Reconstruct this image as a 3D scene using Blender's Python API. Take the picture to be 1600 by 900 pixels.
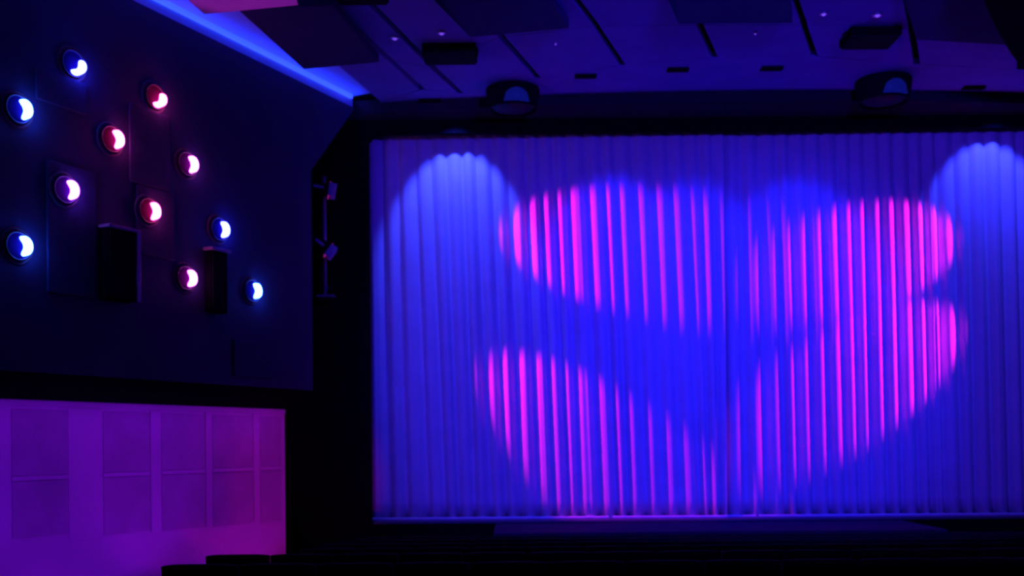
import bpy, bmesh, math, random
from mathutils import Vector, Matrix

for o in list(bpy.data.objects):
    bpy.data.objects.remove(o)
S = bpy.context.scene
C = S.collection
rnd = random.Random(7)

# ------------------------------------------------------------------ camera, world, exposure
F, CX, HY, ROLL = 1600.0, 800.0, 690.0, math.radians(0.5)
cam_d = bpy.data.cameras.new('camera')
cam = bpy.data.objects.new('camera', cam_d)
C.objects.link(cam)
cam_d.sensor_width = 36.0
cam_d.lens = 36.0
cam_d.shift_y = 240.0 / 1600.0
cam.matrix_world = Matrix.Rotation(math.pi / 2, 4, 'X') @ Matrix.Rotation(-ROLL, 4, 'Z')
cam_d.dof.use_dof = True
cam_d.dof.focus_distance = 5.0
cam_d.dof.aperture_fstop = 2.6
cam_d.clip_end = 200
S.camera = cam

w = bpy.data.worlds.new('world')
S.world = w
w.use_nodes = True
w.node_tree.nodes['Background'].inputs[0].default_value = (0.05, 0.01, 1.0, 1)
w.node_tree.nodes['Background'].inputs[1].default_value = 0.012

S.view_settings.view_transform = 'Standard'
S.view_settings.look = 'None'
S.view_settings.gamma = 1.0
S.view_settings.use_curve_mapping = False
S.view_settings.exposure = 0.0

BLUE = (0.006, 0.009, 1.0)
PINK = (1.0, 0.010, 0.78)


def spot(name, loc, target, power, color, half_deg, blend=0.3, radius=0.05, sx=1.0):
    d = bpy.data.lights.new(name, 'SPOT')
    d.energy = power
    d.color = color
    d.spot_size = math.radians(2 * half_deg)
    d.spot_blend = blend
    d.shadow_soft_size = radius
    o = bpy.data.objects.new(name, d)
    C.objects.link(o)
    o.location = loc
    o.rotation_euler = (Vector(target) - Vector(loc)).to_track_quat('-Z', 'Y').to_euler()
    o.scale = (sx, 1, 1)
    return o


def area(name, loc, direction, along, sx, sy, power, color, spread=180):
    d = bpy.data.lights.new(name, 'AREA')
    d.shape = 'RECTANGLE'
    d.size = sx
    d.size_y = sy
    d.energy = power
    d.color = color
    d.spread = math.radians(spread)
    o = bpy.data.objects.new(name, d)
    C.objects.link(o)
    z = -Vector(direction).normalized()
    x = Vector(along).normalized()
    x = (x - z * x.dot(z)).normalized()
    y = z.cross(x)
    m = Matrix((x, y, z)).transposed().to_4x4()
    m.translation = Vector(loc)
    o.matrix_world = m
    return o


# unseen spots added behind the seats: blue wash and fill for the curtain
spot('stage_wash_light', (7.5, 4.0, 4.8), (4.2, 17.0, 1.2), 3700, BLUE, 17, 0.75, 0.2)
spot('stage_wash_light', (-2.4, 7.0, 4.4), (1.2, 17.0, 0.8), 1600, BLUE, 22, 0.8, 0.2)
spot('stage_fill_light', (3.6, 4.0, 4.2), (3.5, 17.0, 2.6), 2500, (0.045, 0.012, 1.0), 32, 0.5, 0.3)
# unseen point light added over the back rows to lift walls and ceiling
ambient = bpy.data.lights.new('house_light', 'POINT')
ambient.energy = 66
ambient.color = (0.045, 0.003, 1.0)
ambient.shadow_soft_size = 0.5
ho = bpy.data.objects.new('house_light', ambient)
C.objects.link(ho)
ho.location = (3.0, 7.0, 3.2)


# ------------------------------------------------------------------ helpers
def ray(px, py):
    """unit-depth ray through a point of the 1600x900 frame"""
    u, v = px - CX, HY - py
    c, s = math.cos(ROLL), math.sin(ROLL)
    return Vector(((u * c + v * s) / F, 1.0, (-u * s + v * c) / F))


def at(px, py, Y):
    return ray(px, py) * Y


def at_z(px, py, Z):
    r = ray(px, py)
    return r * (Z / r.z)


def mat(name, col, rough=0.7, noise=0.15, scale=8.0, spec=0.2, metal=0.0, bump=0.0, emit=None, es=1.0):
    m = bpy.data.materials.new(name)
    m.use_nodes = True
    nt = m.node_tree
    b = nt.nodes['Principled BSDF']
    b.inputs['Roughness'].default_value = rough
    b.inputs['Metallic'].default_value = metal
    b.inputs['Specular IOR Level'].default_value = spec
    tc = nt.nodes.new('ShaderNodeTexCoord')
    nz = nt.nodes.new('ShaderNodeTexNoise')
    nz.inputs['Scale'].default_value = scale
    nz.inputs['Detail'].default_value = 4
    nt.links.new(tc.outputs['Object'], nz.inputs['Vector'])
    rp = nt.nodes.new('ShaderNodeValToRGB')
    rp.color_ramp.elements[0].color = tuple(max(0, c * (1 - noise)) for c in col) + (1,)
    rp.color_ramp.elements[1].color = tuple(min(1, c * (1 + noise)) for c in col) + (1,)
    rp.color_ramp.elements[0].position = 0.3
    rp.color_ramp.elements[1].position = 0.7
    nt.links.new(nz.outputs['Fac'], rp.inputs['Fac'])
    nt.links.new(rp.outputs['Color'], b.inputs['Base Color'])
    if bump:
        bp = nt.nodes.new('ShaderNodeBump')
        bp.inputs['Strength'].default_value = bump
        bp.inputs['Distance'].default_value = 0.01
        nz2 = nt.nodes.new('ShaderNodeTexNoise')
        nz2.inputs['Scale'].default_value = scale * 12
        nt.links.new(tc.outputs['Object'], nz2.inputs['Vector'])
        nt.links.new(nz2.outputs['Fac'], bp.inputs['Height'])
        nt.links.new(bp.outputs['Normal'], b.inputs['Normal'])
    if emit:
        b.inputs['Emission Color'].default_value = tuple(emit) + (1,)
        b.inputs['Emission Strength'].default_value = es
    return m


M = {
    'curtain': mat('curtain_cloth', (0.72, 0.70, 0.74), 0.85, 0.05, 3.0, 0.1, bump=0.1),
    'wall': mat('wall_upper_paint', (0.050, 0.055, 0.125), 0.8, 0.12, 1.5),
    'wallpanel': mat('acoustic_panel_cloth', (0.050, 0.055, 0.125), 0.9, 0.15, 6.0, bump=0.2),
    'lower': mat('wall_lower_plaster', (0.62, 0.56, 0.60), 0.75, 0.06, 1.2),
    'panel': mat('perforated_panel', (0.47, 0.41, 0.46), 0.8, 0.10, 3.0, bump=0.3),
    'black': mat('black_paint', (0.008, 0.008, 0.010), 0.8, 0.2, 3.0, 0.08),
    'blackfab': mat('black_fabric', (0.02, 0.02, 0.026), 0.95, 0.3, 20.0, 0.05, bump=0.3),
    'matte': mat('black_masking_cloth', (0.006, 0.006, 0.008), 0.95, 0.2, 6.0, 0.02),
    'ceil': mat('ceiling_panel_paint', (0.22, 0.22, 0.50), 0.85, 0.08, 2.0, 0.1),
    'raftpale': mat('pale_raft_paint', (0.30, 0.26, 0.30), 0.85, 0.08, 2.0, 0.1),  # paler copy of the raft colour, so the lit raft looks brighter
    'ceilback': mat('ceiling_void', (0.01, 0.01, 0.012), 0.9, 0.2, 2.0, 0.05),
    'raft': mat('ceiling_raft_paint', (0.05, 0.05, 0.12), 0.85, 0.08, 2.0, 0.1),  # shade of the baffles and dark raft put into the colour
    'cove': mat('cove_blue_paint', (0.45, 0.5, 0.78), 0.8, 0.04, 2.0, 0.1),
    'led': mat('blue_led_strip', (0.3, 0.3, 0.5), 0.5, 0.05, 5, emit=(0.035, 0.10, 1.0), es=1.1),
    'floor': mat('dark_carpet', (0.012, 0.012, 0.016), 0.95, 0.3, 30.0, 0.02, bump=0.4),
    'stage': mat('stage_floor_boards', (0.03, 0.03, 0.055), 0.7, 0.2, 4.0, 0.1),
    'flange': mat('lamp_flange_paint', (0.16, 0.15, 0.17), 0.7, 0.1, 8.0, 0.1),
    'bowl': mat('dark_reflector', (0.07, 0.07, 0.075), 0.9, 0.1, 8.0, 0.0),
    'pelmet': mat('pelmet_cloth', (0.035, 0.03, 0.04), 0.9, 0.2, 5.0, 0.05),
    'sill': mat('stage_edge_trim', (0.11, 0.10, 0.13), 0.7, 0.1, 3.0),
    'metal': mat('dark_metal', (0.10, 0.10, 0.11), 0.45, 0.15, 10.0, 0.4, 0.3),
    'pole': mat('grey_metal', (0.35, 0.33, 0.36), 0.45, 0.1, 10.0, 0.4, 0.4),
    'chrome': mat('bezel_metal', (0.45, 0.45, 0.48), 0.3, 0.1, 10.0, 0.5, 0.7),
    'grille': mat('speaker_grille', (0.015, 0.015, 0.018), 0.9, 0.4, 60.0, 0.05, bump=0.4),
    'speaker': mat('speaker_case', (0.05, 0.045, 0.06), 0.6, 0.2, 6.0, 0.2),
    'gel': mat('pink_gel', (0.3, 0.1, 0.3), 0.4, 0.1, 6.0, emit=(0.30, 0.01, 0.22), es=0.6),
    'glint': mat('small_downlight_lens', (0.6, 0.6, 0.65), 0.3, 0.05, 6.0, emit=(0.17, 0.06, 0.75), es=1.0),
    'lensdark': mat('dark_glass', (0.02, 0.02, 0.03), 0.5, 0.2, 4.0, 0.1),
    'drumlens': mat('blue_drum_lens', (0.03, 0.03, 0.05), 0.4, 0.2, 4.0, emit=(0.002, 0.004, 0.13), es=1.0),
}


def build(name, bm, m, parent=None, smooth=False, loc=None):
    me = bpy.data.meshes.new(name)
    bmesh.ops.recalc_face_normals(bm, faces=bm.faces)
    bm.to_mesh(me)
    bm.free()
    if smooth:
        for p in me.polygons:
            p.use_smooth = True
    me.materials.append(M[m] if isinstance(m, str) else m)
    o = bpy.data.objects.new(name, me)
    C.objects.link(o)
    if parent:
        o.parent = parent
    if loc is not None:
        o.location = loc
    return o


def empty(name, loc=(0, 0, 0), mtx=None):
    o = bpy.data.objects.new(name, None)
    C.objects.link(o)
    o.empty_display_size = 0.1
    if mtx is not None:
        o.matrix_world = mtx
    else:
        o.location = loc
    return o


def tag(o, label, cat, group=None, kind=None):
    o['label'] = label
    o['category'] = cat
    if group:
        o['group'] = group
    if kind:
        o['kind'] = kind
    return o


def struct(o):
    o['kind'] = 'structure'
    return o


def bbox(bm, x0, x1, y0, y1, z0, z1, bevel=0.0, mtx=None):
    r = bmesh.ops.create_cube(bm, size=1.0)
    vs = r['verts']
    for v in vs:
        v.co = Vector((x0 + (v.co.x + .5) * (x1 - x0), y0 + (v.co.y + .5) * (y1 - y0), z0 + (v.co.z + .5) * (z1 - z0)))
    if bevel:
        es = list({e for v in vs for e in v.link_edges})
        rr = bmesh.ops.bevel(bm, geom=es, offset=bevel, segments=2, affect='EDGES', profile=0.5)
        vs = list({v for f in rr['faces'] for v in f.verts} | {v for v in vs if v.is_valid})
    if mtx is not None:
        for v in vs:
            v.co = mtx @ v.co
    return vs


def box(x0, x1, y0, y1, z0, z1, bevel=0.0, mtx=None):
    bm = bmesh.new()
    bbox(bm, x0, x1, y0, y1, z0, z1, bevel, mtx)
    return bm


def prism(bottom, top):
    bm = bmesh.new()
    a = [bm.verts.new(p) for p in bottom]
    b = [bm.verts.new(p) for p in top]
    n = len(a)
    bm.faces.new(a)
    bm.faces.new(b)
    for i in range(n):
        bm.faces.new((a[i], a[(i + 1) % n], b[(i + 1) % n], b[i]))
    return bm


def slab(pts, t):
    pts = [Vector(p) for p in pts]
    return prism(pts, [p + Vector((0, 0, t)) for p in pts])


def lathe(profile, n=32, bm=None, close=False):
    """profile of (r, z) round local z"""
    bm = bm or bmesh.new()
    rings = []
    for r, z in profile:
        if r < 1e-6:
            rings.append([bm.verts.new((0, 0, z))])
        else:
            rings.append([bm.verts.new((r * math.cos(2 * math.pi * i / n), r * math.sin(2 * math.pi * i / n), z)) for i in range(n)])
    pairs = list(zip(rings[:-1], rings[1:]))
    if close:
        pairs.append((rings[-1], rings[0]))
    for a, b in pairs:
        if len(a) == 1 and len(b) == 1:
            continue
        for i in range(n):
            j = (i + 1) % n
            if len(a) == 1:
                bm.faces.new((a[0], b[i], b[j]))
            elif len(b) == 1:
                bm.faces.new((a[i], a[j], b[0]))
            else:
                bm.faces.new((a[i], a[j], b[j], b[i]))
    return bm


def tube(p0, p1, r, n=14):
    p0, p1 = Vector(p0), Vector(p1)
    L = (p1 - p0).length
    bm = lathe([(0, 0), (r, 0), (r, L), (0, L)], n)
    q = (p1 - p0).to_track_quat('Z', 'Y').to_matrix().to_4x4()
    q.translation = p0
    bmesh.ops.transform(bm, matrix=q, verts=bm.verts)
    return bm


def copy_tree(o, parent=None):
    c = o.copy()
    C.objects.link(c)
    c.parent = parent
    for ch in [x for x in SRC if x.parent == o]:
        copy_tree(ch, c)
    return c


# ------------------------------------------------------------------ left wall frame of reference
SL = 0.505
WD = Vector((SL, 1, 0)).normalized()          # along the wall, away from the camera
WN = Vector((1, -SL, 0)).normalized()         # out into the room
WE = Vector((-0.194 * 15.5, 15.5, 0))         # far end of the upper wall
LE = Vector((-0.2219 * 15.5, 15.5, 0))        # far end of the lower wall
WM = Matrix((WD, Vector((0, 0, 1)), WN)).transposed().to_4x4()   # local x along, y up, z out


def wall_sz(px, py, off=0.0, base=WE):
    """(along, height) on the wall plane pushed out by off"""
    r = ray(px, py)
    p0 = base + WN * off
    t = p0.dot(WN) / r.dot(WN)
    p = r * t
    return (p - p0).dot(WD), p.z


def wall_mtx(s, z, off=0.0, base=WE):
    m = WM.copy()
    m.translation = base + WD * s + Vector((0, 0, z)) + WN * off
    return m


def wallbox(name, px0, px1, zt, zb, off, m, parent=None, base=WE, bevel=0.0, back=0.0, spx=None):
    """box on the wall between image columns px0, px1, proud by off"""
    s0, _ = wall_sz(px0, 500, off, base)
    s1, _ = wall_sz(px1, 500, off, base)
    bm = box(s0, s1, zb, zt, -back, off, bevel, wall_mtx(0, 0, 0, base))
    return build(name, bm, m, parent)


ZS, ZL = 0.80, 0.52         # upper wall bottom edge / top of the lower wall (above eye level)
ZTOP = 5.40

# ------------------------------------------------------------------ setting: upper wall (thick bulkhead with a cut corner at the stage end)
s_end, _ = wall_sz(553, 168)
_, z_cut = wall_sz(490, 268)
prof = [(-9.5, ZS - 0.25), (0, ZS - 0.13), (0, z_cut), (s_end, ZTOP - 0.02), (s_end, ZTOP), (-9.5, ZTOP)]
prof[0] = (-9.5, ZS)
prof[1] = (0, ZS)
W = wall_mtx(0, 0)
up = struct(build('wall_left_upper', prism([W @ Vector((a, b, 0)) for a, b in prof], [W @ Vector((a, b, -0.42)) for a, b in prof]), 'wall'))

# soffit strip between upper and lower wall
Wl = wall_mtx(0, 0, 0, LE)
sof = [(-9.5, ZS), (0, ZS), (0, ZL), (-9.5, ZL)]
a0 = WE + Vector((0, 0, ZS)); a1 = a0 - WD * 9.5
b0 = LE + Vector((0, 0, ZL)); b1 = b0 - WD * 9.5
upv = Vector((0, 0, 0.05))
struct(build('trim_1', prism([a1, a0, b0, b1], [a1 - WN * .06 + upv, a0 - WN * .06 + upv, b0 - WN * .3 + upv, b1 - WN * .3 + upv]), 'matte'))

# lower wall: plaster field, proud rails and recessed perforated panels
lw = struct(build('wall_left_lower', box(-9.5, 0, -2.6, ZL, -0.2, 0.0, 0, Wl), 'lower'))
cols = [(20, 108), (163, 236), (254, 322), (334, 397), (408, 441)]
rows = [(0.41, -0.335), (-0.395, -1.03)]
zlow = [-1.03, -1.10, -1.125, -1.14, -1.16]
for ci, (p0, p1) in enumerate(cols):
    s0, s1 = wall_sz(p0, 740, 0.02, LE)[0], wall_sz(p1, 740, 0.02, LE)[0]
    s1 = min(s1, -0.01)
    for zt, zb in rows:
        zb2 = zb if zb > -1 else zlow[ci]
        build('panel', box(s0, s1, zb2, zt, 0.001, 0.008, 0.003, Wl), 'panel', lw)
cuts = [wall_sz(p, 740, 0.03, LE)[0] for p in (108, 163, 236, 254, 322, 334, 397, 408)]
for k in range(0, 8, 2):
    build('mullion', box(cuts[k] + 0.012, cuts[k + 1] - 0.012, -1.13, 0.44, 0.001, 0.007 if k == 0 else 0.018, 0.003, Wl), 'lower', lw)
for ci, (p0, p1) in enumerate(cols):
    s0, s1 = wall_sz(p0, 740, 0.03, LE)[0], min(-0.005, wall_sz(p1, 740, 0.03, LE)[0])
    build('rail', box(s0, s1, -0.39, -0.34, 0.001, 0.018, 0.005, Wl), 'lower', lw)
build('top_rail', box(-9.4, -0.005, 0.445, 0.515, 0.001, 0.022, 0.005, Wl), 'lower', lw)

# cove above the wall: recessed white band, LED strip, ceiling margin
ZC = 5.62
cb = struct(build('trim_2', box(-9.5, s_end + 0.05, ZTOP + 0.002, ZC, -0.40, -0.06, 0, W), 'cove'))
led = empty('cove_light', mtx=wall_mtx(-4, ZTOP, 0))
tag(led, 'long blue cove light running along the top of the dark wall', 'cove light')
iW = led.matrix_world.inverted()
build('led_strip', box(-9.4, s_end - 0.02, ZC - 0.075, ZC - 0.005, -0.055, 0.0, 0.008, iW @ W), 'led', led)
build('channel', box(-9.4, s_end - 0.02, ZC - 0.08, ZC - 0.0, -0.0595, -0.0555, 0, iW @ W), 'cove', led)
area('cove_glow', WE + WD * -3.6 + WN * 0.02 + Vector((0, 0, ZTOP + 0.03)), Vector((0, 0, 1)) + WN * 0.9, WD, 9.6, 0.03, 26, (0.012, 0.045, 1.0))

# ------------------------------------------------------------------ stage front: black surround, opening, lintel
YP, YC = 16.7, 17.0
KX = YC / F
xl = at(578, 500, YP).x
xr = 7.02 - xl
ztop = at(585, 209, YP).z
zbot = at(585, 813, YP).z
zr = 5.9
ch = 0.13
pro = [(-6.5, -2.6), (xl, -2.6), (xl, ztop - ch), (xl + ch, ztop), (xr - ch, ztop + .02), (xr, ztop - ch), (xr, -2.6), (14.0, -2.6), (14.0, zr), (-6.5, zr)]
struct(build('wall_front', prism([(x, YP, z) for x, z in pro], [(x, YP + 0.12, z) for x, z in pro]), 'matte'))
struct(build('wall_back_of_stage', box(-6.5, 14, 18.2, 18.3, -2.6, 5.9), 'matte'))

# bowed pelmet on top of the opening
pf, pb = [], []
for i in range(25):
    t = i / 24
    px = 545 + t * (1800 - 545)
    bow = 0.52 * math.sin(math.pi * min(1, max(0, t))) ** 0.8
    x = (px - 800) / F * YP
    pf.append(Vector((x, YP - 0.03 - bow, 5.34)))
    pb.append(Vector((x, YP - 0.002, 5.26)))
bm = prism(pf + pb[::-1], [Vector((p.x, p.y, 5.56)) for p in pf + pb[::-1]])
struct(build('trim_3', bm, 'pelmet'))

# ------------------------------------------------------------------ curtain: two panels of deep folds
XM = at(1132, 500, YC).x
ZT, ZB = ztop + 0.25, zbot - 0.02


def curtain(name, x0, x1, seed, shear, yoff):
    r = random.Random(seed)
    per = 0.262
    bounds = [x0]
    while bounds[-1] < x1 - per * 0.6:
        bounds.append(bounds[-1] + per * r.uniform(0.80, 1.20))
    bounds[-1] = x1
    nf = len(bounds) - 1
    amp = [r.uniform(0.11, 0.165) for _ in range(nf)]
    skew = [r.uniform(-0.12, 0.12) for _ in range(nf)]
    dimple = [r.uniform(0.0, 0.9) if r.random() < 0.22 else 0 for _ in range(nf)]
    drift = [r.uniform(-0.03, 0.03) for _ in range(nf + 1)]
    drift[0] = drift[-1] = 0
    NZ, SUB = 22, 12
    bm = bmesh.new()
    grid = []
    for k in range(NZ + 1):
        tz = k / NZ
        z = ZT + (ZB - ZT) * tz
        row = []
        for f in range(nf):
            for s in range(SUB + (1 if f == nf - 1 else 0)):
                u = s / SUB
                b0 = bounds[f] + drift[f] * tz
                b1 = bounds[f + 1] + drift[f + 1] * tz
                x = b0 + (b1 - b0) * u
                q = min(1, max(0, u + skew[f] * u * (1 - u) * 2))
                ph = math.pi * (0.5 * q if (yoff == 0.0 and f == nf - 1) else q)
                d = amp[f] * (0.45 + 0.55 * min(1, tz * 2.2)) * (math.sin(ph) ** 1.05)
                d -= dimple[f] * 0.05 * math.exp(-((u - .5) / .10) ** 2) * min(1, tz * 1.5)
                # edges of the panel stay put, the middle of the cloth leans a little to the right
                e = min(1, (x - x0) / 0.9) * min(1, (x1 - x) / 0.5)
                x += shear * (tz - .25) * e
                row.append(bm.verts.new((x, YC + 0.06 + yoff - d - 0.018 * (x - XM), z)))
        grid.append(row)
    for k in range(NZ):
        for i in range(len(grid[0]) - 1):
            bm.faces.new((grid[k][i], grid[k][i + 1], grid[k + 1][i + 1], grid[k + 1][i]))
    base = Vector(((x0 + x1) / 2, YC, ZB))
    root = empty(name, base)
    bmesh.ops.translate(bm, verts=bm.verts, vec=-base)
    o = build('curtain_cloth', bm, 'curtain', root, smooth=True)
    sm = o.modifiers.new('thick', 'SOLIDIFY')
    sm.thickness = 0.006
    sm.offset = -1
    # weighted hem following the bottom of the folds
    bm = bmesh.new()
    pts = [Vector((-(x1 - x0) / 2 + (x1 - x0) * i / 60, -0.085 - 0.018 * (x0 + (x1 - x0) * i / 60 - XM) + 0.012 * math.sin(i * 1.9) + yoff, 0)) for i in range(61)]
    lo = [bm.verts.new(p + Vector((0, -.012, -0.01))) for p in pts]
    hi = [bm.verts.new(p + Vector((0, -.012, 0.04))) for p in pts]
    lo2 = [bm.verts.new(p + Vector((0, .012, -0.01))) for p in pts]
    hi2 = [bm.verts.new(p + Vector((0, .012, 0.04))) for p in pts]
    for i in range(60):
        bm.faces.new((lo[i], lo[i + 1], hi[i + 1], hi[i]))
        bm.faces.new((lo2[i], lo2[i + 1], hi2[i + 1], hi2[i]))
        bm.faces.new((hi[i], hi[i + 1], hi2[i + 1], hi2[i]))
        bm.faces.new((lo[i], lo[i + 1], lo2[i + 1], lo2[i]))
    build('hem', bm, 'curtain', root, smooth=True)
    return root


cl = curtain('stage_curtain', xl - 0.08, XM + 0.004, 11, 0.20, 0.0)
tag(cl, 'pleated stage curtain left of the centre seam, next to the dark wall', 'curtain', 'stage curtain halves')
cr = curtain('stage_curtain', XM + 0.005, xr + 0.08, 23, 0.10, 0.07)
tag(cr, 'pleated stage curtain right of the centre seam, running out of the right of the frame', 'curtain', 'stage curtain halves')

# sill under the curtain, stage and floor
struct(build('trim_4', box(xl + 0.03, xr - 0.03, YP - 0.02, YC + 0.10, zbot - 0.06, zbot - 0.03), 'sill'))
struct(build('stage_platform', box(at(772, 830, 15.5).x, at(1455, 830, 15.5).x, 14.9, YP - 0.03, -2.6, zbot - 0.07, 0.01), 'stage'))
struct(build('stage_base', box(xl, xr, YP - 0.001, YC + 0.3, -2.6, zbot - 0.061), 'matte'))


def floor_z(Y):
    return -1.87 - 0.0625 * (Y - 7.5)


fl = [(-9, 3.5), (14, 3.5), (14, YP), (-9, YP)]
struct(build('floor', prism([(x, y, floor_z(y)) for x, y in fl], [(x, y, floor_z(y) - 0.2) for x, y in fl]), 'floor'))

# ------------------------------------------------------------------ ceiling
ZP = 5.50
struct(build('ceiling', box(-8, 14, 3.5, YP + 0.2, ZC + 0.001, ZC + 0.1), 'ceilback'))
# painted margin over the cove
mg = [WE + WD * -9.5 + WN * -0.06, WE + WD * (s_end + .05) + WN * -0.06, WE + WD * (s_end + .05) + WN * 1.5, WE + WD * -9.5 + WN * 1.5]
struct(build('ceiling_margin', slab([Vector((p.x, p.y, ZC - 0.012)) for p in mg], 0.012), 'cove'))

J = [((510, 5), (612, 96), (660, 140)), ((612, 40), (676, 105), (720, 146)), ((730, 0), (784, 58), (841, 122)), ((900, 0), (932, 42), (973, 102)),
     ((1075, 0), (1094, 40), (1117, 90)), ((1242, 0), (1256, 40), (1273, 88)), ((1416, 0), (1424, 45), (1433, 100)), ((1590, 0), (1592, 50), (1594, 108))]


def ext(a, b, k):
    return (a[0] + (b[0] - a[0]) * k, a[1] + (b[1] - a[1]) * k)


ceil_root = struct(empty('ceiling_panels', (3, 15, ZP)))
P0 = Vector((3, 15, ZP))
GAP = 0.048


def quad_panel(pts, t, m, parent, origin, name='ceiling_panel'):
    return build(name, slab([p - origin for p in pts], t), m, parent)


for i in range(len(J) - 1):
    l, r_ = J[i], J[i + 1]
    lf, rf = at_z(*l[2], ZP), at_z(*r_[2], ZP)
    lm, rm = at_z(*l[1], ZP), at_z(*r_[1], ZP)
    ln, rn = at_z(*l[0], ZP), at_z(*r_[0], ZP)
    ln = lm + (ln - lm) * 2.2
    rn = rm + (rn - rm) * 2.2
    g = Vector((GAP, 0, 0))
    quad_panel([lm + g, rm - g, rf - g, lf + g], 0.08, 'ceil', ceil_root, P0)
    h = Vector((0, -0.02, 0))
    quad_panel([ln + g, rn - g, rm - g + h, lm + g + h], 0.08, 'ceil', ceil_root, P0)
fl_, fn_ = at_z(594, 158, ZP), at_z(526, 100, ZP)
fn_ = fl_ + (fn_ - fl_) * 2.4
j0 = at_z(*J[0][2], ZP)
j1 = at_z(*J[0][1], ZP)
j2 = j1 + (at_z(*J[0][0], ZP) - j1) * 2.2
quad_panel([fn_, j2 - Vector((GAP, 0, 0)), j1 - Vector((GAP, 0, 0)), j0 - Vector((GAP, 0, 0)), fl_], 0.08, 'ceil', ceil_root, P0)
# smooth band between the panels and the pelmet
far = [at_z(*j[2], ZP) for j in J]
front = [at_z(594, 158, ZP) + Vector((0, 0.012, 0))] + [p + Vector((0, 0.012, 0)) for p in far] + [Vector((11.5, far[-1].y + .2, ZP))]
back = [Vector((p.x, YP - 0.002, ZP)) for p in front]
back[0] = Vector((front[0].x, YP - 0.002, ZP))
build('ceiling_band', slab([p - P0 for p in front + back[::-1]], 0.09), 'ceil', ceil_root)

# sawtooth baffles hanging under the near panels: far edge low, near edge high
rafts = empty('ceiling_baffles', (3, 14, 5.4))
bpolys = [([(735, 58), (889, 44)], [(683, 0), (862, 0)], 'dark ceiling baffle hanging just right of the left black ceiling speaker'),
          ([(1060, 37), (1238, 36)], [(1047, 0), (1234, 0)], 'dark ceiling baffle hanging over the curtain seam, left of the right-hand ceiling speaker'),
          ([(1432, 62), (1572, 70)], [(1413, 0), (1545, 0)], 'dark ceiling baffle at the right, beside the black bulkhead')]
bpy.data.objects.remove(rafts)
for far_e, near_e, lab in bpolys:
    zf, zn = 5.33, 5.45
    f0, f1 = at_z(*far_e[0], zf), at_z(*far_e[1], zf)
    n0, n1 = at_z(*near_e[0], zn), at_z(*near_e[1], zn)
    n0 = f0 + (n0 - f0) * 1.7
    n1 = f1 + (n1 - f1) * 1.7
    base = (f0 + f1 + n0 + n1) / 4
    pts = [p - base for p in (f0, f1, n1, n0)]
    root = empty('ceiling_baffle', base)
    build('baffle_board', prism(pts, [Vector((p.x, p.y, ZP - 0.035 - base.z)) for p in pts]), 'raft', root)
    for fx in (0.25, 0.75):
        p = pts[0].lerp(pts[1], fx).lerp(pts[3].lerp(pts[2], fx), 0.3)
        build('hanger', tube((p.x, p.y, ZP - 0.034 - base.z), (p.x, p.y, ZP - 0.001 - base.z), 0.012, 8), 'metal', root)
    tag(root, lab, 'ceiling baffle', 'ceiling baffles')


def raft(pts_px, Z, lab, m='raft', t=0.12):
    pts = [at_z(*p, Z) for p in pts_px]
    base = sum(pts, Vector()) / len(pts)
    root = empty('ceiling_raft', base)
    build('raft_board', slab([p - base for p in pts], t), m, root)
    for k in range(4):
        p = (pts[k % len(pts)] - base) * 0.6
        build('hanger', tube((p.x, p.y, t - .001), (p.x, p.y, ZC - 0.013 - base.z), 0.012, 8), 'metal', root)
    tag(root, lab, 'ceiling raft', 'ceiling rafts')
    return root


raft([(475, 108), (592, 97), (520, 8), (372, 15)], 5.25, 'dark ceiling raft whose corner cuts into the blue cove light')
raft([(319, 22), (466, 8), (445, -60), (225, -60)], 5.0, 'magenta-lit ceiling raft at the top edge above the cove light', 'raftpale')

# black bulkhead in the upper right corner, curved edge
bp = [(1520, -40), (1537, 0), (1549, 28), (1563, 56), (1580, 84), (1602, 112), (1640, 150), (1760, 150), (1760, -40)]
pts = [at_z(*p, 5.12) for p in bp]
struct(build('bulkhead_right', slab(pts, 0.38), 'matte'))


# ceiling speakers: black boxes with grilles
def ceiling_speaker(px0, px1, py0, py1, lab):
    Z = 5.36
    a, b = at_z(px0, py1, Z), at_z(px1, py1, Z)
    c = at_z((px0 + px1) / 2, py0, Z + 0.01)
    wdt = (b - a).length
    base = Vector(((a.x + b.x) / 2, a.y, ZP - 0.001))
    root = empty('ceiling_speaker', base)
    h = base.z - Z
    dpt = max(0.28, (a.y - c.y) * 0.75)
    build('case', box(-wdt / 2, wdt / 2, -dpt, 0, -h + 0.03, 0.0, 0.01), 'matte', root)
    build('grille', box(-wdt / 2 + .02, wdt / 2 - .02, -dpt + .02, -.02, -h, -h + 0.031, 0.006), 'grille', root)
    for s in (-1, 1):
        build('bracket', box(s * (wdt / 2 + .002), s * (wdt / 2 + .02), -dpt * .6, -dpt * .4, -h * .6, 0), 'black', root)
    tag(root, lab, 'speaker', 'black ceiling speakers')


ceiling_speaker(664, 746, 74, 103, 'black box speaker on the ceiling, near the pair of small lights by the left raft')
ceiling_speaker(1311, 1388, 48, 79, 'black box speaker on the ceiling above the right-hand drum lamp')
ceiling_speaker(522, 608, -22, 10, 'black box speaker cut by the top edge beside the dark raft')


# small downlights
def downlight(px, py, lab, r=0.06, es=1.0):
    p = at_z(px, py, ZP - 0.03)
    root = empty('downlight', (p.x, p.y, ZP - 0.0005))
    build('trim_ring', lathe([(r * .62, -.004), (r * .7, -.028), (r, -.03), (r * 1.15, -.012), (r * 1.15, 0), (r * .62, 0)], 24, close=True), 'chrome', root, True)
    build('lens', lathe([(0, -.045), (r * .3, -.042), (r * .55, -.028), (r * .62, -.004), (0, -.004)], 20), 'glint', root, True)
    tag(root, lab, 'downlight', 'small ceiling downlights')


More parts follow.
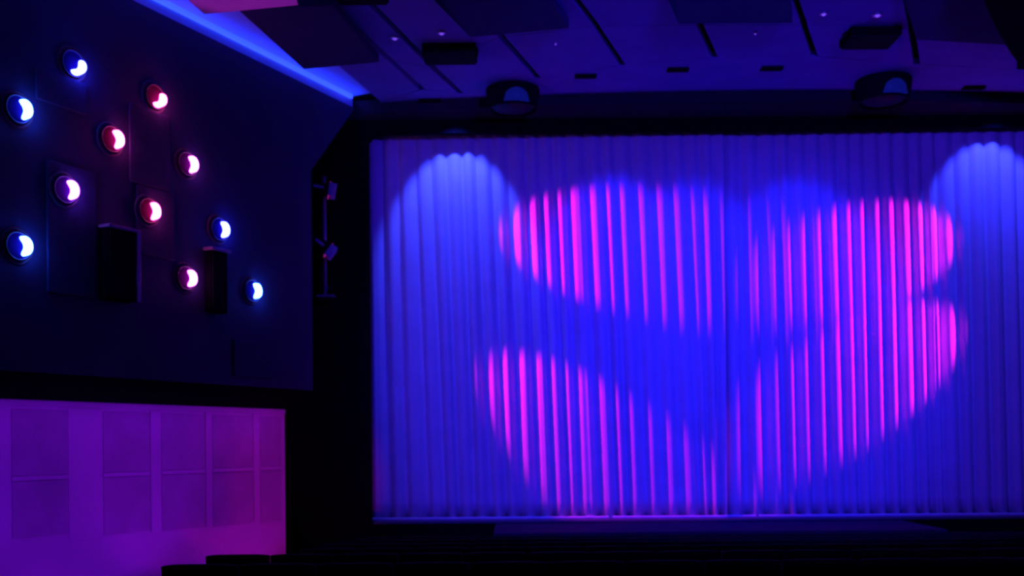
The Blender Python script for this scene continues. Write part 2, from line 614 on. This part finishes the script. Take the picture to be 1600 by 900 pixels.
downlight(617, 61, 'small lit downlight, nearer the blue cove light of the left pair', 0.055)
downlight(690, 53, 'small lit downlight right of its neighbour, above the left black speaker', 0.05)
downlight(1287, 23, 'small lit downlight, left one of the pair above the right black speaker', 0.05)
downlight(1371, 25, 'small bright downlight, right one of the pair above the right black speaker', 0.06)
downlight(1180, 53, 'tiny faint downlight just below the middle baffle', 0.02)
downlight(868, 69, 'tiny faint downlight just below the baffle left of the seam', 0.02)


# slots with blue lamps that graze the curtain
def slot_light(px, py, wpx, lab, Yl, X, aim_deg, half, power, blend, col=BLUE):
    p = at_z(px, py, ZP)
    wd = wpx * p.y / F
    base = Vector((p.x, p.y, ZP - 0.0005))
    root = empty('slot_downlight', base)
    build('housing', box(-wd / 2, wd / 2, -.07, .07, -0.028, 0, 0.006), 'black', root)
    build('visor', box(-wd / 2 + .01, wd / 2 - .01, -.065, -.045, -0.05, -0.026, 0.004), 'matte', root)
    tag(root, lab, 'downlight', 'slot downlights in front of the curtain')
    if power:
        L = Vector((X, Yl, ZP - 0.06))
        a = math.radians(aim_deg)
        spot('curtain_downlight', L, L + Vector((0, math.cos(a), -math.sin(a))), power, col, half, blend, 0.04)


slot_light(672, 156, 36, 'dark slot downlight by the pelmet, below the left drum lamp, nearest the wall', 16.08, at(714, 300, YC).x, 60.5, 33.7, 400, 0.4, (0.03, 0.05, 1.0))
slot_light(915, 118, 34, 'dark slot downlight right of the left drum lamp', 15.40, at(960, 300, YC).x, 62, 33, 420, 0.85)
slot_light(1059, 108, 34, 'darkest slot downlight left of the curtain seam', 15.25, at(1080, 300, YC).x, 62, 33, 340, 0.85)
slot_light(1206, 106, 34, 'dark slot downlight right of the curtain seam', 15.25, at(1245, 300, YC).x, 62, 34, 420, 0.85)
slot_light(1521, 136, 34, 'dark slot downlight below the bulkhead at the right', 16.05, at(1540, 300, YC).x, 60.5, 33.7, 340, 0.4, (0.025, 0.035, 1.0))


# drum lamps hanging in front of the pelmet
def drum(px0, px1, py0, py1, lab, Y):
    a, b = at(px0, py1, Y), at(px1, py1, Y)
    t = at((px0 + px1) / 2, py0, Y)
    R = (b.x - a.x) / 2
    top = ZP - 0.0005
    h = top - a.z
    root = empty('drum_lamp', ((a.x + b.x) / 2, Y, top))
    build('housing', lathe([(0, 0), (R * 1.0, 0), (R * 1.02, -.03), (R * .97, -h * .6), (R * .90, -h), (R * .84, -h), (R * .84, -h + .05), (0, -h + .05)], 40), 'black', root, False)
    build('lens', lathe([(0, -h - .02), (R * .4, -h - .015), (R * .75, -h + .02), (R * .82, -h + .05), (0, -h + .049)], 32), 'lensdark', root, True)
    # blue light on the drum's near side, imitated by an emissive patch
    bm = bmesh.new()
    n = 10
    lo, hi, lo2, hi2 = [], [], [], []
    for i in range(n + 1):
        ang = -math.pi / 2 + (-.35 + 1.0 * i / n)
        edge = math.sin(math.pi * i / n) ** 0.4
        for lst, rr, zz in ((lo, R * .95, -h * .93), (hi, R * 1.01, -h * (.93 - .62 * edge)), (lo2, R * .90, -h * .93), (hi2, R * .96, -h * (.93 - .62 * edge))):
            lst.append(bm.verts.new((rr * math.cos(ang), rr * math.sin(ang), zz)))
    for i in range(n):
        for A, B in ((lo, hi), (lo2, hi2), (hi, hi2), (lo, lo2)):
            bm.faces.new((A[i], A[i + 1], B[i + 1], B[i]))
    build('side_window', bm, 'drumlens', root, True)
    build('rim', lathe([(R * .90, -h + .01), (R * .95, -h - .004), (R * .90, -h - .012), (R * .84, -h - .004)], 40, close=True), 'black', root, True)
    tag(root, lab, 'lamp', 'drum lamps')


drum(760, 843, 133, 172, 'dark drum lamp with blue glow under the ceiling, over the left half of the curtain', 16.0)
drum(1338, 1422, 114, 160, 'dark drum lamp with blue glow under the ceiling, over the right half of the curtain', 15.75)

# ------------------------------------------------------------------ wall relief and wall speakers
relief = [  # px0, px1, py_top, py_bottom, proud
    (206, 268, 172, 292, 0.03), (76, 152, 260, 462, 0.03), (216, 274, 296, 402, 0.03), (60, 140, 118, 168, 0.025), (366, 424, 533, 590, 0.03)]
for px0, px1, py0, py1, off in relief:
    mid = (px0 + px1) / 2
    zt = wall_sz(mid, py0, off)[1]
    zb = wall_sz(mid, py1, off)[1]
    o = wallbox('acoustic_panel', px0, px1, zt, zb, off, 'wallpanel', up, bevel=0.01, back=-0.001)


def wall_speaker(px0, px1, py0, py1, off, lab, trim):
    zt = wall_sz(px1, py0, off)[1]
    zb = wall_sz(px1, py1, off)[1]
    s1 = wall_sz(px1, py0, off)[0]
    s0 = wall_sz(px0, py0, off)[0]
    mtx = wall_mtx((s0 + s1) / 2, zb, 0)
    root = empty('wall_speaker', mtx=mtx)
    wd, h = s1 - s0, zt - zb
    build('case', box(-wd / 2, wd / 2, 0, h, 0.001, off - .02, 0.008), 'matte', root)
    build('grille', box(-wd / 2 + .02, wd / 2 - .02, .02, h - .02, off - .021, off, 0.008), 'grille', root)
    build('top_edge', box(-wd / 2 - .02, wd / 2 + .02, h + .001, h + .04, 0.001, off + .03, 0.006), 'pole', root)  # pale strip standing for light caught on the speaker's top
    if trim:
        build('side_edge', box(wd / 2 + .002, wd / 2 + .06, 0, h + .04, 0.001, off + .03, 0.006), 'pole', root)  # pale strip standing for the lit right side
    tag(root, lab, 'speaker', 'black speakers on the wall')


wall_speaker(170, 211, 364, 472, 0.16, 'larger black wall speaker with a lit right edge, below the red wall lamps', True)
wall_speaker(331, 357, 396, 490, 0.14, 'narrow black wall speaker just below a blue wall lamp', False)

# ------------------------------------------------------------------ round wall lamps
EM = {
    'blue': (1.3, 1.6, 44.0), 'cyan': (1.3, 4.0, 44.0), 'red': (22.0, 1.25, 9.0), 'violet': (8.0, 1.3, 28.0), 'pink': (11.0, 1.3, 13.0)}
for k, c in EM.items():
    mx = max(c)
    M['em_' + k] = mat('lamp_' + k, (0.8, 0.8, 0.8), 0.4, 0.02, 5, emit=tuple(x / mx for x in c), es=mx)
    M['bowl_' + k] = mat('tinted_bowl_' + k, (0.042 * (c[0] / mx) ** .4 + .002, 0.004, 0.042 * (c[2] / mx) ** .4 + .002), 0.9, 0.1, 8.0, 0.0)  # lamp's hue put into the bowl colour to deepen its glow


def wall_lamp(px, py, col, rot, lab, R=0.17, on=0.0):
    s, z = wall_sz(px, py, 0.05 + on)
    mtx = wall_mtx(s, z, on) @ Matrix.Rotation(math.radians(rot), 4, 'Z')
    root = empty('wall_lamp', mtx=mtx)
    build('housing', lathe([(R * .98, .001), (R * 1.05, .012), (R * 1.02, .026), (R * .95, .032), (R * .88, .028), (R * .80, .018), (0, .012), (0, .001)], 40), 'bowl_' + col, root, True)
    build('flange', lathe([(R * 1.07, .001), (R * 1.07, .012), (R * 1.36, .008), (R * 1.40, .001)], 40, close=True), 'flange', root, True)  # added pale ring that catches the lamp's light as a halo
    build('bezel', lathe([(R * .95, .031), (R * 1.0, .037), (R * 1.04, .030), (R * 1.0, .024)], 40, close=True), 'metal', root, True)
    build('reflector', lathe([(R * .79, .022), (R * .6, .020), (R * .3, .016), (0, .0155), (0, .0135), (R * .79, .0145)], 36), 'bowl_' + col, root, True)
    # crescent glass on the far side of the bowl
    n = 18
    bm = bmesh.new()
    rows = []
    for i in range(n + 1):
        a = math.radians(-76 + 152 * i / n)
        taper = max(0.0, 1 - abs(2 * i / n - 1) ** 3.2) ** 0.6
        mid_r, hw = R * .64, R * (0.04 + 0.215 * taper)
        outer = Vector(((mid_r + hw) * math.cos(a), (mid_r + hw) * math.sin(a)))
        inner = Vector(((mid_r - hw * .95) * math.cos(a), (mid_r - hw * .95) * math.sin(a)))
        ring = []
        for t, hgt in ((0, .03), (.10, .10), (.5, .125), (.90, .10), (1, .03)):
            p = outer.lerp(inner, t)
            ring.append(bm.verts.new((p.x, p.y, .03 + (hgt - .03) * (0.35 + .65 * taper))))
        rows.append(ring)
    for a, b in zip(rows[:-1], rows[1:]):
        for j in range(4):
            bm.faces.new((a[j], a[j + 1], b[j + 1], b[j]))
        bm.faces.new((a[4], a[0], b[0], b[4]))
    bm.faces.new(rows[0])
    bm.faces.new(rows[-1])
    build('crescent_glass', bm, 'em_' + col, root, True)
    tag(root, lab, 'wall lamp', 'round wall lamps with crescent glass')


wall_lamp(117, 99, 'blue', -38, 'round blue wall lamp with tilted crescent, topmost of the cluster', 0.148)
wall_lamp(31, 170, 'cyan', 8, 'round pale blue wall lamp at the left edge, upper of the two there', 0.148)
wall_lamp(245, 151, 'red', -38, 'round red wall lamp with tilted crescent, upper right of the red ones', 0.148)
wall_lamp(177, 217, 'red', 8, 'round red wall lamp between the tilted red and the violet lamp', 0.148)
wall_lamp(295, 256, 'pink', 4, 'round white-pink wall lamp, furthest right of the upper lamps', 0.148)
wall_lamp(105, 296, 'violet', 6, 'round violet wall lamp left of the red ones', 0.148, 0.0302)
wall_lamp(235, 329, 'red', 2, 'round red wall lamp just above the larger wall speaker', 0.148, 0.0302)
wall_lamp(345, 358, 'blue', 2, 'round blue wall lamp just above the narrow wall speaker', 0.148)
wall_lamp(31, 384, 'cyan', 6, 'round pale blue wall lamp at the left edge, lower of the two there', 0.148)
wall_lamp(293, 434, 'pink', 0, 'round pink-white wall lamp left of the narrow wall speaker', 0.148)
wall_lamp(396, 454, 'cyan', 2, 'round pale blue wall lamp, lowest and nearest the curtain', 0.148)

# ------------------------------------------------------------------ side booms with pink spotlights

def boom(x, zs, side, targets, lab, power, YB=16.3, sx=0.50):
    """vertical pipe with two stage lanterns; side=+1 throws to the right"""
    root = empty('lighting_boom', (x, YB, zs[-1] - 0.75))
    bz = root.location.z
    build('pole', tube((0, 0, 0), (0, 0, zs[0] + 0.25 - bz), 0.028), 'pole', root, True)
    build('base_bracket', box(-.12, .15, -.10, .10, -.03, .0, 0.006), 'pole', root)
    build('wall_arm', tube((0, 0.03, zs[0] + .1 - bz), (0, YP - YB - .001, zs[0] + .1 - bz), 0.02), 'metal', root, True)
    build('wall_arm', tube((0, 0.03, .15), (0, YP - YB - .001, .15), 0.02), 'metal', root, True)
    tag(root, lab[0], 'lighting pole', 'side lighting booms')
    for k, (z, tg) in enumerate(zip(zs, targets)):
        piv = Vector((x, YB - 0.19, z))
        d = (Vector(tg) - piv).normalized()
        q = d.to_track_quat('Z', 'Y').to_matrix().to_4x4()
        q.translation = piv
        lan = empty('stage_spotlight', mtx=q)
        build('body', lathe([(0, -.30), (.05, -.30), (.075, -.24), (.085, -.05), (.10, -.02), (.105, .10), (.095, .10), (.09, 0), (0, -.01)], 28), 'black', lan, True)
        build('gel_frame', box(-.115, .115, -.115, .115, .101, .122, 0.004), 'gel', lan)
        build('lens', lathe([(0, .124), (.06, .130), (.09, .123), (0, .1225)], 24), 'gel', lan, True)
        for sd in (-1, 1):
            build('barn_door', box(sd * .120, sd * .128, -.10, .10, .10, .22, 0.002), 'pole', lan)
        bmy = bmesh.new()
        bbox(bmy, -.125, -.113, -.02, .02, -.12, .02)
        bbox(bmy, .113, .125, -.02, .02, -.12, .02)
        bbox(bmy, -.125, .125, -.02, .02, -.135, -.12)
        build('yoke', bmy, 'pole', lan)
        tag(lan, lab[1 + k], 'spotlight', 'stage spotlights on the booms')
        spot('pink_stage_light', piv + d * 0.24, tg, power[k], PINK, 14.4, 0.5, 0.04, sx)


YB = 16.3
lx = at(507, 340, YB).x
zu, zl = at(507, 300, YB).z, at(507, 388, YB).z
boom(lx, (zu, zl), 1, (at(917, 380, YC), at(905, 690, YC)),
     ('vertical pole with two stage spotlights between the dark wall and the curtain', 'upper stage spotlight on the pole left of the curtain', 'lower stage spotlight on the pole left of the curtain'), (1200, 1150))
rx = 7.02 - lx
boom(rx, (zu, zl), -1, (at(1385, 394, YC), at(1380, 568, YC)),
     ('vertical pole with two stage spotlights beyond the right end of the curtain', 'upper stage spotlight on the far right pole', 'lower stage spotlight on the far right pole'), (1750, 1700), 15.9, 0.56)

# ------------------------------------------------------------------ lower wall wash and added magenta light on the near raft
area('wall_wash_strip', LE + WD * -4.7 + WN * 0.40 + Vector((0, 0, ZL + 0.0)), Vector((0, 0, -1)) - WN * 0.5, WD, 9.0, 0.05, 9, (0.27, 0.006, 1.0), 150)
area('wall_wash_strip', LE + WD * -0.9 + WN * 0.40 + Vector((0, 0, ZL + 0.0)), Vector((0, 0, -1)) - WN * 0.5, WD, 1.6, 0.05, 0.8, (1.0, 0.01, 0.25), 150)
for s_, pw, col in ((-6.8, 125, (0.17, 0.004, 1.0)), (-4.0, 115, (0.24, 0.004, 1.0)), (-1.5, 75, (0.42, 0.004, 1.0)), (-0.1, 36, (1.0, 0.004, 0.35))):
    tgt = LE + WD * s_ + Vector((0, 0, -0.72))
    src = LE + WD * s_ + WN * 2.5
    src.z = floor_z(src.y) + 0.12
    spot('aisle_floodlight', src, tgt, pw, col, 28, 0.5, 0.05, 1.8)  # unseen spots added to even out the light on the lower wall
spot('raft_uplight', (-2.95, 11.25, 2.8), (-2.95, 11.25, 5.0), 110, (0.75, 0.03, 1.0), 21, 0.4, 0.06)  # unseen spot added to turn the raft magenta

# ------------------------------------------------------------------ seats
def make_seat():
    root = empty('cinema_seat', (0, 0, 0))
    # backrest: rounded shell leaning back a little; the seat faces +y (the screen)
    bm = bmesh.new()
    nx, nz = 9, 8
    fr, bk = [], []
    for k in range(nz + 1):
        tz = k / nz
        z = 0.34 + 0.665 * tz
        rowf, rowb = [], []
        for i in range(nx + 1):
            u = -1 + 2 * i / nx
            hw = 0.274 * (1 - 0.012 * tz)
            dz_ = -0.008 * abs(u) ** 6 * (tz ** 6) * 1.0
            yy = -0.10 * tz
            rowf.append(bm.verts.new((hw * u, yy + 0.045 * (1 - u * u * .3), z + dz_)))
            rowb.append(bm.verts.new((hw * u, yy - 0.05 * (1 - abs(u) ** 4 * .25), z + dz_)))
        fr.append(rowf)
        bk.append(rowb)
    for k in range(nz):
        for i in range(nx):
            bm.faces.new((fr[k][i], fr[k][i + 1], fr[k + 1][i + 1], fr[k + 1][i]))
            bm.faces.new((bk[k][i], bk[k][i + 1], bk[k + 1][i + 1], bk[k + 1][i]))
        bm.faces.new((fr[k][0], bk[k][0], bk[k + 1][0], fr[k + 1][0]))
        bm.faces.new((fr[k][nx], bk[k][nx], bk[k + 1][nx], fr[k + 1][nx]))
    for i in range(nx):
        bm.faces.new((fr[0][i], fr[0][i + 1], bk[0][i + 1], bk[0][i]))
        bm.faces.new((fr[nz][i], fr[nz][i + 1], bk[nz][i + 1], bk[nz][i]))
    parts = [root, build('backrest', bm, 'blackfab', root, True)]
    parts.append(build('seat_cushion', box(-.235, .235, .06, .50, .36, .46, 0.03), 'blackfab', root))
    for s in (-1, 1):
        parts.append(build('armrest', box(s * .262 - .013, s * .262 + .013, .06, .40, .60, .64, 0.008), 'black', root))
        parts.append(build('leg', box(s * .262 - .008, s * .262 + .008, .05, .30, 0.0, .60, 0.004), 'black', root))
    return root, parts


seat0, SRC = make_seat()
rows_s = [(7.5, 258, 'nearest row'), (9.0, 325, 'second nearest row'), (10.2, 470, 'third nearest row'),
          (11.4, 500, 'fourth nearest row'), (12.6, 530, 'fifth nearest row'), (13.8, 560, 'front row by the stage')]
ORD = ['', 'second', 'third', 'fourth', 'fifth', 'sixth', 'seventh', 'eighth', 'ninth', 'tenth', 'eleventh', 'twelfth', 'thirteenth',
       'fourteenth', 'fifteenth', 'sixteenth', 'seventeenth', 'eighteenth', 'nineteenth', 'twentieth']
ENDS = ['left end seat of the nearest row, against the violet wall at the bottom edge',
        'left end seat of the second nearest row, standing out against the violet wall']
first = True
PITCH = 0.56
for ri, (Y, pxl, rn_) in enumerate(rows_s):
    x = (pxl - 800) / F * Y + 0.28
    xe = 0.52 * Y + 0.3
    n = 0
    while x < xe:
        if first:
            o = seat0
            first = False
        else:
            o = copy_tree(seat0)
        o.location = (x, Y, floor_z(Y + 0.05) - 0.002)
        if n == 0:
            lab = ENDS[ri] if ri < 2 else 'left end seat of the ' + rn_
        else:
            lab = 'dark seat, %s from the left end of the %s' % (ORD[n], rn_)
        tag(o, lab, 'seat', 'dark cinema seats, ' + rn_)
        x += PITCH
        n += 1
